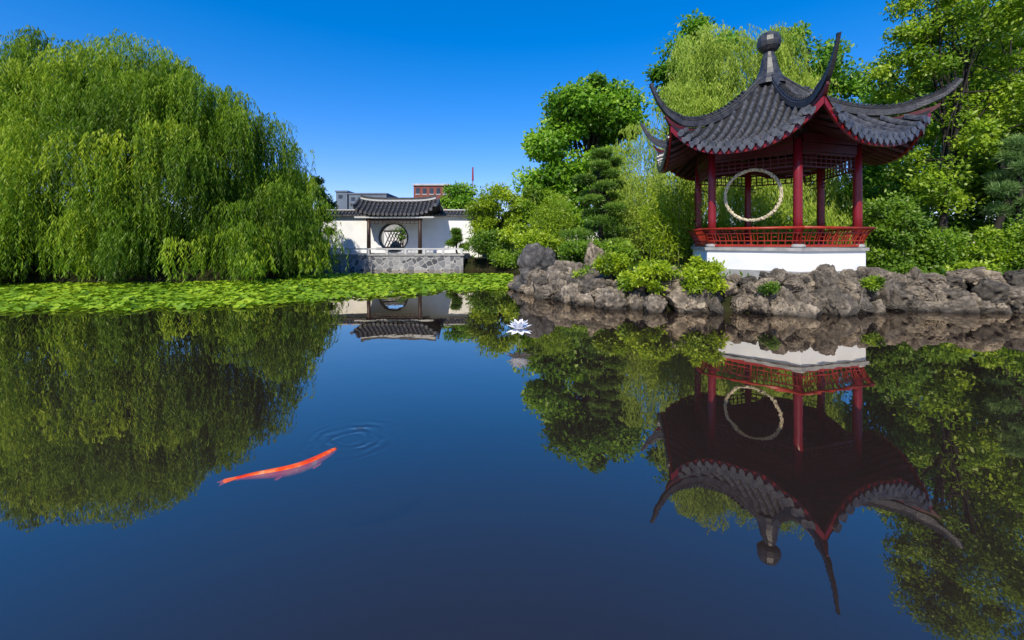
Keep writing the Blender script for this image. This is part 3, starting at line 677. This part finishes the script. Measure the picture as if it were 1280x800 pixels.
# ------------------------------------------------------------------ trees
def E(px, Y, ptop, pbot, wpx, nc, nl, cr=None, depth=1):
    x = gx(px, Y); zt = gz(ptop, Y); zb = gz(pbot, Y); rx = wpx/F*Y/2; cr = cr or rx*.3
    return (x, Y, (zt+zb)/2, rx-cr*.6, (rx-cr*.6)*depth, max((zt-zb)/2-cr*.4, .1), nc, nl, cr)
def gtree(name, label, px, Y, crowns, leaf, mat, r0, topp=None, **kw):
    x = gx(px, Y); c0 = crowns[0]; z0 = hz(x, Y)
    top = (gx(topp[0], Y), Y, gz(topp[1], Y)) if topp else (c0[0], c0[1], c0[2]+c0[5]*.4)
    return tree(name, label, 'tree', (x, Y, z0-.05), top, crowns, leaf, mat, r0, **kw)
gtree('broadleaf_tree', 'bright green tree with tall uneven crown left of the pale willow', 725, 24, [E(735, 24, 93, 190, 120, 34, 400, .9), E(690, 24, 130, 285, 90, 30, 400, .85), E(768, 24.5, 108, 200, 90, 22, 380, .85), E(735, 23.5, 170, 300, 110, 30, 400, .9)], (.26, .15), M['broad'], .28, nlimb=24)
gtree('broadleaf_tree', 'tall green tree rising above the left roof corner of the pavilion', 868, 29, [E(850, 29, 45, 160, 80, 16, 280, 1.0), E(895, 29, 24, 150, 70, 14, 280, .95), E(840, 29, 70, 110, 60, 8, 230, .8), E(872, 29, 10, 60, 60, 8, 220, .8)], (.32, .17), M['broad'], .3, nlimb=20)
gtree('broadleaf_tree', 'tall green tree top showing right of the pavilion finial', 1018, 30, [E(1010, 30, 18, 160, 90, 18, 280, 1.0), E(1050, 30, 60, 170, 80, 13, 280, 1.0)], (.32, .17), M['broad'], .3, nlimb=16)
gtree('locust_tree', 'big light green tree at right with slender dark trunk rising behind the rocks', 1176, 14, [E(1220, 14, -80, 80, 180, 46, 290, .66), E(1135, 14.5, 15, 150, 110, 24, 270, .52), E(1255, 14, 60, 200, 110, 26, 290, .56), E(1180, 14.2, 110, 270, 120, 22, 220, .48), E(1160, 14.5, -70, 20, 110, 14, 260, .5)], (.13, .07), M['locust'], .13, topp=(1208, 60), nlimb=40)
gtree('locust_tree', 'leafy tree with a dark leaning trunk at the right edge of the frame', 1235, 15.5, [E(1290, 16.5, -60, 120, 180, 42, 340, .8), E(1300, 16.5, 100, 250, 170, 34, 330, .78)], (.16, .09), M['locust'], .13, topp=(1275, 60), nlimb=24)
gtree('broadleaf_tree', 'tall dense green tree in the background behind the light green tree at right', 1205, 21, [E(1200, 21, 50, 160, 130, 28, 320, 1.0), E(1240, 21, 80, 240, 180, 40, 350, 1.1)], (.22, .13), M['broad'], .2, nlimb=18)
gtree('broadleaf_tree', 'mid green tree standing right behind the pavilion roof', 1115, 19, [E(1110, 19, 100, 220, 120, 34, 330, .9), E(1100, 19, 190, 335, 150, 44, 360, .9)], (.18, .10), M['broad'], .18, nlimb=18)
gtree('broadleaf_tree', 'leafy tree low behind the slender dark trunk at right', 1225, 19.5, [E(1225, 19.5, 150, 335, 190, 60, 400, 1.1)], (.19, .11), M['shrub'], .2)
gtree('broadleaf_tree', 'small light green tree behind the white wall right of the gate roof', 570, 34, [E(572, 34, 218, 290, 50, 26, 280, .8)], (.26, .14), M['broad'], .14)
gtree('broadleaf_tree', 'yellow green bushy tree beside the white wall end', 625, 25, [E(622, 25, 222, 318, 84, 46, 460)], (.2, .07), M['yellow'], .12)
gtree('broadleaf_tree', 'dense mid green tree between the yellow tree and the tall uneven tree', 668, 23, [E(668, 23, 224, 330, 84, 42, 440)], (.2, .09), M['locust'], .12)
gtree('broadleaf_tree', 'dark tree between the willow and the white wall', 392, 28.5, [E(388, 28.5, 218, 305, 56, 32, 420)], (.2, .1), M['dark_broad'], .15)
gtree('broadleaf_tree', 'green tree behind the big willow at far left', 330, 28.5, [E(325, 28.5, 200, 330, 140, 50, 420)], (.26, .13), M['dark_broad'], .2)
gtree('broadleaf_tree', 'small sparse garden tree seen through the moon gate', 500, 31, [E(501, 31, 278, 304, 26, 10, 60, .3)], (.14, .07), M['shrub'], .06, nlimb=8)

def pine(label, px, Y, ptop, pbot, wpx, npad, mat, group=None, cone=.6, needles=420, nl_=.011, flat=.3):
    x = gx(px, Y); zt = gz(ptop, Y); zb = gz(pbot, Y); rx = wpx/F*Y/2; z0 = hz(x, Y)
    root = thing('pine_tree', label, 'tree', (x, Y, z0), group); Ps = []; Ts = []; Os = []; cen = []
    for i in range(npad):
        t = (i+.5)/npad; z_ = zb+(zt-zb)*t; rr = rx*(1-cone*t)
        a = i*2.4+random.uniform(-.4, .4); q = rr*random.uniform(.3, .9) if i < npad-2 else .1*rr
        c_ = np.array([x+q*math.cos(a), Y+q*math.sin(a), z_]); cen.append(c_); pr = max(rr*random.uniform(.28, .5), .22*rx)
        nt_ = needles; o = unit(nt_)*(rng.uniform(0, 1, (nt_, 1))**.4); off = o*np.array([pr, pr, pr*flat])
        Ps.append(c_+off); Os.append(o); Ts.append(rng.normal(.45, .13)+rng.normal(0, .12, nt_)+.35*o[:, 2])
    P = np.concatenate(Ps); od = np.concatenate(Os); t = np.concatenate(Ts); k_ = 5
    P = np.repeat(P, k_, 0); od = np.repeat(od, k_, 0); t = np.repeat(t, k_); n = len(P)
    D = nrm(unit(n)*.8+od*.7+np.array([0, 0, .55])); Sd = nrm(np.cross(D, unit(n)))
    limbs(root, (x, Y, z0-.05), (x, Y, zt-.2), cen, .08 if rx < 1.5 else .12, len(cen))
    leaves('crown', P, D, Sd, nl_*Y*rng.uniform(.7, 1.2, n), .0016*Y, t, mat, root); return root
pine('layered green pine between the tall uneven tree and the pavilion', 752, 16.5, 190, 318, 104, 24, M['pine'], needles=240, flat=.26)
pine('soft pine with drooping sprays at the right edge of the frame', 1272, 12.6, 175, 275, 60, 12, M['bluepine'], cone=.2, needles=120, nl_=.017, flat=.5)
pine('small dark clipped pine at the left end of the white wall', 402, 24.6, 256, 316, 26, 8, M['pine'], cone=.3, needles=220)
pine('tiny clipped pine at the right end of the terrace', 571, 25.0, 288, 312, 24, 5, M['pine'], cone=.3, needles=160)

def bamboo(label, px, Y, ptop, wpx, nculm, mat, nl=260, leaf=(.2, .035)):
    x = gx(px, Y); z0 = hz(x, Y); zt = gz(ptop, Y); rx = wpx/F*Y/2
    root = thing('bamboo_clump', label, 'bamboo', (x, Y, z0)); b = MB(); Ps = []; Ts = []
    for i in range(nculm):
        a = random.uniform(0, 6.28); q = rx*math.sqrt(random.random())*.55; bx, by = x+q*math.cos(a), Y+q*math.sin(a)
        h_ = (zt-z0)*random.uniform(.65, 1); ln = random.uniform(.1, .5)*rx; pts = []
        for j in range(7):
            t = j/6; pts.append((bx+math.cos(a)*ln*t**2.2, by+math.sin(a)*ln*t**2.2, z0+h_*t*(1-.05*t)))
        b.tube(pts, [.025*(1-.8*j/6) for j in range(7)], 5)
        pa = np.array(pts); t = rng.uniform(.22, 1, nl)*5.99; j = t.astype(int); f = (t-j)[:, None]
        Ps.append(pa[j]*(1-f)+pa[j+1]*f+rng.normal(0, 1, (nl, 3))*np.array([.22, .22, .16])); Ts.append(rng.normal(.5, .14)+rng.normal(0, .14, nl))
    b.build('culms', M['culm'], root, True)
    P = np.concatenate(Ps); t = np.concatenate(Ts); n = len(P)
    D = nrm(unit(n)+np.array([0, 0, -.55])); Sd = nrm(np.cross(D, unit(n)*.7+np.array([-.2, -.3, .7])))
    leaves('foliage', P, D, Sd, leaf[0]*rng.uniform(.7, 1.2, n), leaf[1], t, mat, root); return root
bamboo('pale yellow bamboo just left of the pavilion columns', 838, 14.2, 218, 88, 28, M['yellow'], 330, (.17, .028))
bamboo('tall green bamboo behind the headland rocks', 690, 20.5, 236, 80, 26, M['locust'], 320)
bamboo('slender pale bamboo right of the layered pine', 800, 16, 195, 60, 20, M['pale_willow'], 300, (.17, .03))

def shrub(label, px, Y, ptop, pbot, wpx, nc, nl, leaf, mat, group=None, cr=None, flat=.7):
    x = gx(px, Y); zt = gz(ptop, Y); zb = gz(pbot, Y); rx = wpx/F*Y/2; cr = cr or min(rx, zt-zb)*.4
    root = thing('shrub', label, 'shrub', (x, Y, min(zb, hz(x, Y))), group)
    P, od, t, cen = clumps(x, Y, (zt+zb)/2, rx-cr*.5, (rx-cr*.5)*.8, max((zt-zb)/2-cr*.4, .05), nc, nl, cr, flat, .25)
    D, Sd = leafdirs(od, .6, -.1, .6); n = len(P)
    limbs(root, (x, Y, wloc(root).z-.02), (x, Y, (zt+zb)/2), cen, .03, 8)
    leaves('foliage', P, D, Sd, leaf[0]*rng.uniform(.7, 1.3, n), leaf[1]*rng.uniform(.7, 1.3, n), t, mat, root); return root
shrub('bright yellow green shrub spilling over the rocks left of the white base', 876, 9.7, 320, 372, 74, 34, 170, (.09, .045), M['yellow'], cr=.2)
shrub('low bright green shrub over the rocks at the left of the spilling shrub', 818, 9.9, 320, 374, 56, 26, 160, (.09, .045), M['yellow'], cr=.18)
shrub('small round yellow green shrub on the headland rocks', 764, 10.9, 312, 350, 46, 24, 180, (.095, .05), M['yellow'], cr=.2)
shrub('small trailing green shrub between the round shrub and the spilling shrubs', 790, 10.4, 336, 364, 30, 13, 150, (.09, .045), M['locust'], cr=.16)
shrub('small tuft of green leaves between the headland rocks', 728, 11.6, 338, 358, 26, 10, 130, (.08, .04), M['locust'], cr=.14)
shrub('small tuft of leaves in a crevice below the white base', 962, 9.2, 350, 370, 22, 9, 110, (.06, .03), M['shrub'], cr=.1)
shrub('tuft of leaves between rocks at the right corner of the white base', 1092, 9.7, 342, 362, 26, 10, 110, (.06, .03), M['locust'], cr=.11)
shrub('green shrub under the layered pine', 760, 15, 300, 330, 80, 26, 220, (.12, .06), M['shrub'])
shrub('round dark shrub beside the terrace end', 610, 23.5, 285, 325, 60, 30, 240, (.15, .07), M['shrub'])
shrub('low spreading green shrub at the water beyond the lily pads', 640, 22.6, 312, 334, 70, 26, 220, (.14, .07), M['shrub'])
shrub('low yellow green shrub behind the dark pointed boulder', 672, 17, 288, 322, 60, 24, 220, (.13, .06), M['yellow'])
shrub('dark shrub in front of the layered pine trunk', 722, 15.5, 300, 328, 60, 24, 220, (.12, .06), M['shrub'])
shrub('leafy green shrub right of the pavilion railing', 1110, 12.8, 235, 345, 70, 42, 240, (.11, .06), M['shrub'])
shrub('shaded shrub at the foot of the slender dark trunk', 1165, 12.9, 285, 348, 80, 36, 220, (.11, .06), M['shrub'])
shrub('light green shrub under the soft pine', 1240, 12.2, 285, 345, 70, 36, 220, (.1, .05), M['locust'])
shrub('green shrub at the right edge above the stacked rocks', 1300, 11.8, 262, 345, 90, 40, 220, (.1, .05), M['shrub'])
shrub('low trailing shrub hanging over the stacked rocks right of the white base', 1140, 10.3, 328, 354, 40, 14, 150, (.085, .045), M['shrub'], cr=.16)
shrub('small low shrub on top of the stacked rocks near the right edge', 1215, 10.3, 326, 350, 50, 16, 150, (.085, .045), M['locust'], cr=.17)
shrub('green shrub behind the pavilion between its back columns', 975, 16, 268, 330, 150, 50, 240, (.12, .06), M['locust'])
shrub('low green shrub left behind the pavilion base', 890, 15.4, 270, 330, 70, 36, 240, (.12, .06), M['locust'])
shrub('dark shrub on the shore between the willow and the terrace', 388, 22.6, 290, 338, 40, 26, 220, (.15, .08), M['dark_broad'])
for i, (px, Y, pt, wp) in enumerate(((20, 19, 250, 190), (120, 20.5, 245, 180), (220, 21, 245, 180), (310, 21, 255, 150), (365, 20.5, 285, 80), (-90, 19, 250, 190))):
    shrub('dark undergrowth in the shade beneath the big willow', px, Y, pt, 345, wp, 46, 220, (.2, .11), M['dark_broad'], 'undergrowth beneath the willow')

# low ground cover on the visible banks (uncountable)
n = 60000; gx_ = rng.uniform(-24, 17, n); gy_ = rng.uniform(9.2, 25.5, n); dd = sdist(gx_, gy_); k_ = (dd > .75) & (dd < 4.5); gx_, gy_ = gx_[k_], gy_[k_]
ins = (np.hypot(gx_-PC[0], gy_-PC[1]) > 2.3) & ~((gx_ > tx0-.3) & (gx_ < tx1+.3) & (gy_ > 23)); gx_, gy_ = gx_[ins], gy_[ins]
P = np.stack([gx_, gy_, hgt(gx_, gy_)+rng.uniform(0, .12, len(gx_))], 1); n = len(P)
D = nrm(unit(n)+np.array([0, 0, .8])); Sd = nrm(np.cross(D, unit(n)*.5+np.array([0, 0, 1])))
gc = leaves('ground_cover', P, D, Sd, rng.uniform(.1, .24, n), rng.uniform(.04, .09, n), rng.normal(.4, .2, n), M['shrub']); gc['kind'] = 'stuff'
tag(gc, 'low leafy ground cover on the banks around the pond', 'ground cover')

# ------------------------------------------------------------------ lily pads
def padmesh(seed):
    r_ = random.Random(seed); n_ = 12; vs = [(0, 0, 0)]; notch = .18
    for i in range(n_):
        a = notch+(2*math.pi-2*notch)*i/(n_-1); q = 1+.06*math.sin(a*3+seed); vs.append((q*math.cos(a), q*math.sin(a), .06+.14*r_.uniform(-.3, 1)))
    return vs, [(0, i, i+1) for i in range(1, n_)]
edge_px = [(-40, 391), (0, 391), (100, 390), (200, 388), (300, 384), (400, 377), (480, 371), (550, 366), (610, 363), (652, 359)]
ep = np.array([(gx(a, 832/(b_-303)), 832/(b_-303)) for a, b_ in edge_px])
tries = rng.uniform(size=(90000, 2)); xx = -19+tries[:, 0]*19.4; yy = 9.2+tries[:, 1]*11.5
yfront = np.interp(xx, ep[:, 0], ep[:, 1])+.35*np.sin(xx*2.3)*.4+.2*np.sin(xx*5.1)+.15*np.sin(xx*11)+rng.exponential(.12, len(xx))
ok = (yy > yfront) & (sdist(xx, yy) < -.05) & (xx < .25-(yy-14.5)*.04) & (xx > -1.3*yy)
xx, yy = xx[ok], yy[ok]
grid = {}; sel = []
for x, y in zip(xx, yy):
    r_ = .042+.05*random.random(); c_ = (int(x/.2), int(y/.2)); good = True
    for i in (-1, 0, 1):
        for j in (-1, 0, 1):
            for (a, b_, q) in grid.get((c_[0]+i, c_[1]+j), ()):
                if (a-x)**2+(b_-y)**2 < (.58*(r_+q))**2: good = False
    if good: grid.setdefault(c_, []).append((x, y, r_)); sel.append((x, y, r_*1.18))
sel.sort(key=lambda s: s[1])
pv = [padmesh(i) for i in range(4)]
pms = []
for v, f in pv:
    for tn in (.3, .5, .72):
        me = bpy.data.meshes.new('lily_pad'); me.from_pydata(v, [], f); at = me.attributes.new('tint', 'FLOAT', 'POINT'); at.data.foreach_set('value', [tn+.1*math.sin(i) for i in range(len(v))])
        me.materials.append(M['pad']); pms.append(me)
vis = [s for s in sel if s[0] > -1.215*s[1]]; first = vis[:300]; fs_ = set(first); rest = [s for s in sel if s not in fs_]
def padrot():
    t = random.random(); k_ = .1 if t < .45 else .6
    return random.uniform(-k_, k_), random.uniform(-k_, k_), random.uniform(0, 6.28), (.006 if t < .45 else .045)
for (x, y, r_) in first:
    o = bpy.data.objects.new('lily_pad', random.choice(pms)); C.objects.link(o); a, b_, c_, zz = padrot()
    o.location = (x, y, zz+random.uniform(0, .01)); o.scale = (r_, r_, r_); o.rotation_euler = (a, b_, c_)
    tag(o, 'round green lily pad floating in the front rows of the pad carpet', 'lily pad', 'lily pads in the front rows')
V = []; Fc = []; T = []
for (x, y, r_) in rest:
    v, f = random.choice(pv); a, b_, c_, zz = padrot(); mt = Matrix.Translation((x, y, zz)) @ Matrix.Rotation(c_, 4, 'Z') @ Matrix.Rotation(a, 4, 'X') @ Matrix.Scale(r_, 4)
    o_ = len(V); V += [tuple(mt @ Vector(p)) for p in v]; Fc += [tuple(i+o_ for i in q) for q in f]; tn = random.gauss(.5+.12*math.sin(x*1.3+y), .2); T += [min(1, max(0, tn+random.gauss(0, .06))) for p in v]
me = bpy.data.meshes.new('lily_pad_carpet'); me.from_pydata(V, [], Fc); at = me.attributes.new('tint', 'FLOAT', 'POINT'); at.data.foreach_set('value', T); me.materials.append(M['pad'])
o = bpy.data.objects.new('lily_pad_carpet', me); C.objects.link(o); o['kind'] = 'stuff'; tag(o, 'dense carpet of green lily pads stretching back to the willow', 'lily pads')

# ------------------------------------------------------------------ lotus
lx, ly = gx(649, 6.6), 6.6; LZ = .21
lo = thing('lotus_flower', 'white lotus flower standing just above the water in mid pond', 'flower', (lx, ly, 0))
b = MB(); b.tube([(lx-.01, ly, -.1), (lx, ly, .08), (lx, ly, LZ)], .008, 6); b.build('stem', M['culm'], lo)
b = MB(); b.lathe([(.02, LZ+.01), (.035, LZ+.05), (.03, LZ+.06)], (lx, ly, 0), 10); b.build('seed_head', M['seed'], lo)
def petal(ang, ln, wd, lift, curl):
    b = MB(); vs = []; ca, sa = math.cos(ang), math.sin(ang)
    for i in range(8):
        t = i/7; w_ = wd*math.sin(math.pi*min(1, (t*.93+.07))**.8)*.5; r_ = ln*t*math.cos(lift*(1-.3*t)); z_ = LZ+ln*(t*math.sin(lift)+curl*t*t)
        for u in (-1, -.5, 0, .5, 1):
            vs.append((lx+ca*r_-sa*u*w_, ly+sa*r_+ca*u*w_, z_+.25*w_*u*u))
    b.add(vs, [(i*5+j, i*5+j+1, (i+1)*5+j+1, (i+1)*5+j) for i in range(7) for j in range(4)]); b.build('petal', M['petal'], lo, True)
for i in range(8): petal(i*math.pi/4+.2, .22, .12, -.25, .08)
for i in range(8): petal(i*math.pi/4, .21, .11, .30, .10)
for i in range(7): petal(i*math.pi*2/7+.3, .18, .10, .85, .08)
for i in range(5): petal(i*math.pi*2/5+.1, .15, .08, 1.25, .04)

# ------------------------------------------------------------------ koi (head at the ripples, tail to the lower left)
kh = Vector((gx(422, 3.22), 3.22, 0)); kt = Vector((gx(296, 2.79), 2.79, 0)); dv = (kt-kh); ax = dv.normalized(); pv_ = Vector((-ax.y, ax.x, 0)).normalized()
koi = thing('koi_fish', 'long orange koi with paler patches at the surface, head toward the ripples', 'fish', (kh.x+dv.x/2, kh.y+dv.y/2, -.06))
us = [0, .02, .06, .12, .2, .3, .42, .55, .68, .8, .9, .97, 1]; hw = [.010, .024, .035, .043, .049, .055, .057, .054, .046, .036, .027, .020, .017]
def kw(u): return float(np.interp(u, us, hw))
def sp(u): return Vector((kh.x+dv.x*u, kh.y+dv.y*u, .0045-.45*kw(u)))+pv_*(.045*math.sin(u*5.2-.6))
b = MB(); vs = []; nn_ = 20; ul = list(np.linspace(0, 1, 34))
for u in ul:
    h_ = kw(u); c_ = sp(u); d_ = (sp(min(1, u+.03))-sp(max(0, u-.03))); d_.z = 0; d_.normalize(); sd_ = Vector((-d_.y, d_.x, 0)).normalized(); uu = Vector((0, 0, 1))
    for j in range(nn_):
        q = 2*math.pi*j/nn_; vs.append(c_+sd_*h_*math.cos(q)+uu*h_*.45*math.sin(q)*(1.0 if math.sin(q) > 0 else 1.8))
nu = len(ul)
b.add(vs, [(i*nn_+j, i*nn_+(j+1)%nn_, (i+1)*nn_+(j+1)%nn_, (i+1)*nn_+j) for i in range(nu-1) for j in range(nn_)]+[tuple(range(nn_-1, -1, -1)), tuple((nu-1)*nn_+j for j in range(nn_))])
b.build('body', M['koi'], koi, True)
def fin(name, pts):
    b = MB(); p = [Vector(q) for q in pts]; up_ = Vector((0, 0, .003)); k_ = len(p)
    b.add(p+[q+up_ for q in p], [tuple(range(k_-1, -1, -1)), tuple(range(k_, 2*k_))]+[(i, (i+1)%k_, k_+(i+1)%k_, k_+i) for i in range(k_)]); b.build(name, M['fin'], koi)
e = sp(1); d_ = (sp(1)-sp(.95)); d_.z = 0; d_.normalize(); z_ = Vector((0, 0, 1)); e.z = -.001
fin('tail_fin', [e-d_*.02-pv_*.014, e+d_*.05-pv_*.028, e+d_*.10-pv_*.030-z_*.008, e+d_*.08-z_*.003, e+d_*.095+pv_*.030-z_*.008, e+d_*.05+pv_*.026, e-d_*.02+pv_*.014])
for s_ in (-1, 1):
    q = sp(.2)+pv_*s_*.042-z_*.006; fin('pectoral_fin', [q, q+ax*.02+pv_*s_*.03-z_*.008, q+ax*.07+pv_*s_*.045-z_*.014, q+ax*.08+pv_*s_*.02-z_*.008, q+ax*.05])
    q = sp(.58)+pv_*s_*.04-z_*.012; fin('pelvic_fin', [q, q+ax*.05+pv_*s_*.015-z_*.01, q+ax*.07-z_*.01, q+ax*.04])
    b = MB(); c_ = sp(.075)+pv_*s_*.028+z_*.009; b.lathe([(.001, -.006), (.005, -.003), (.007, 0), (.005, .003), (.001, .006)], c_, 8); b.build('eye', M['eye'], koi, True)
b = MB(); top = []
for i in range(9):
    u = .36+.36*i/8; c_ = sp(u); hh = kw(u)*.45; top.append((c_+z_*(hh-.006), c_+z_*(hh+.008*math.sin(math.pi*(i+.6)/9.2)**.6)+ax*.015))
for (a, b_), (c_, d2) in zip(top[:-1], top[1:]):
    o_ = pv_*.002; b.add([a-o_, c_-o_, d2-o_, b_-o_, a+o_, c_+o_, d2+o_, b_+o_], [(0, 1, 2, 3), (7, 6, 5, 4), (3, 2, 6, 7), (0, 3, 7, 4), (1, 5, 6, 2)])
b.build('dorsal_fin', M['fin'], koi)

# ------------------------------------------------------------------ light, sky, camera
ds = Vector((-.21, -.73, .66)).normalized(); el = math.asin(ds.z); az = math.atan2(ds.x, ds.y)
sun = bpy.data.lights.new('sun', 'SUN'); sun.energy = 5; sun.angle = R(.5); sun.color = (1, .93, .78)
so = bpy.data.objects.new('sun', sun); C.objects.link(so); so.rotation_euler = ds.to_track_quat('Z', 'Y').to_euler(); so.location = (-20, -30, 40)
wd = bpy.data.worlds.new('World'); S.world = wd; wd.use_nodes = True; nt = wd.node_tree; nt.nodes.clear(); L = nt.links; N = nt.nodes.new
sk = N('ShaderNodeTexSky'); sk.sky_type = 'NISHITA'; sk.sun_disc = False; sk.sun_elevation = el; sk.sun_rotation = az % (2*math.pi)
sk.air_density = 1.0; sk.dust_density = .2; sk.ozone_density = 3.0; sk.altitude = 500
def vmul(col, k):
    v = N('ShaderNodeVectorMath'); v.operation = 'MULTIPLY'; v.inputs[1].default_value = k if isinstance(k, tuple) else (k, k, k); L.new(col, v.inputs[0]); return v.outputs[0]
h0 = N('ShaderNodeHueSaturation'); h0.inputs['Saturation'].default_value = 1.25; L.new(vmul(sk.outputs[0], .1), h0.inputs['Color'])
gm = N('ShaderNodeGamma'); gm.inputs['Gamma'].default_value = .76; L.new(h0.outputs[0], gm.inputs['Color'])
hs = N('ShaderNodeHueSaturation'); hs.inputs['Saturation'].default_value = 1.28; L.new(gm.outputs[0], hs.inputs['Color'])
bg = N('ShaderNodeBackground'); bg.inputs['Strength'].default_value = .15; L.new(vmul(hs.outputs[0], (1.4/.15, 1.22/.15, 1.66/.15)), bg.inputs['Color'])
wo = N('ShaderNodeOutputWorld'); L.new(bg.outputs[0], wo.inputs['Surface'])
S.view_settings.view_transform = 'Standard'; S.view_settings.look = 'None'; S.view_settings.exposure = 0; S.view_settings.gamma = 1
cam = bpy.data.cameras.new('camera'); cam.sensor_width = 36; cam.lens = 36*F/1280; cam.shift_y = -97/1280; cam.clip_end = 2000; cam.clip_start = .05
co = bpy.data.objects.new('camera', cam); C.objects.link(co); co.location = (0, 0, CH); co.rotation_euler = (R(90), 0, 0); S.camera = co
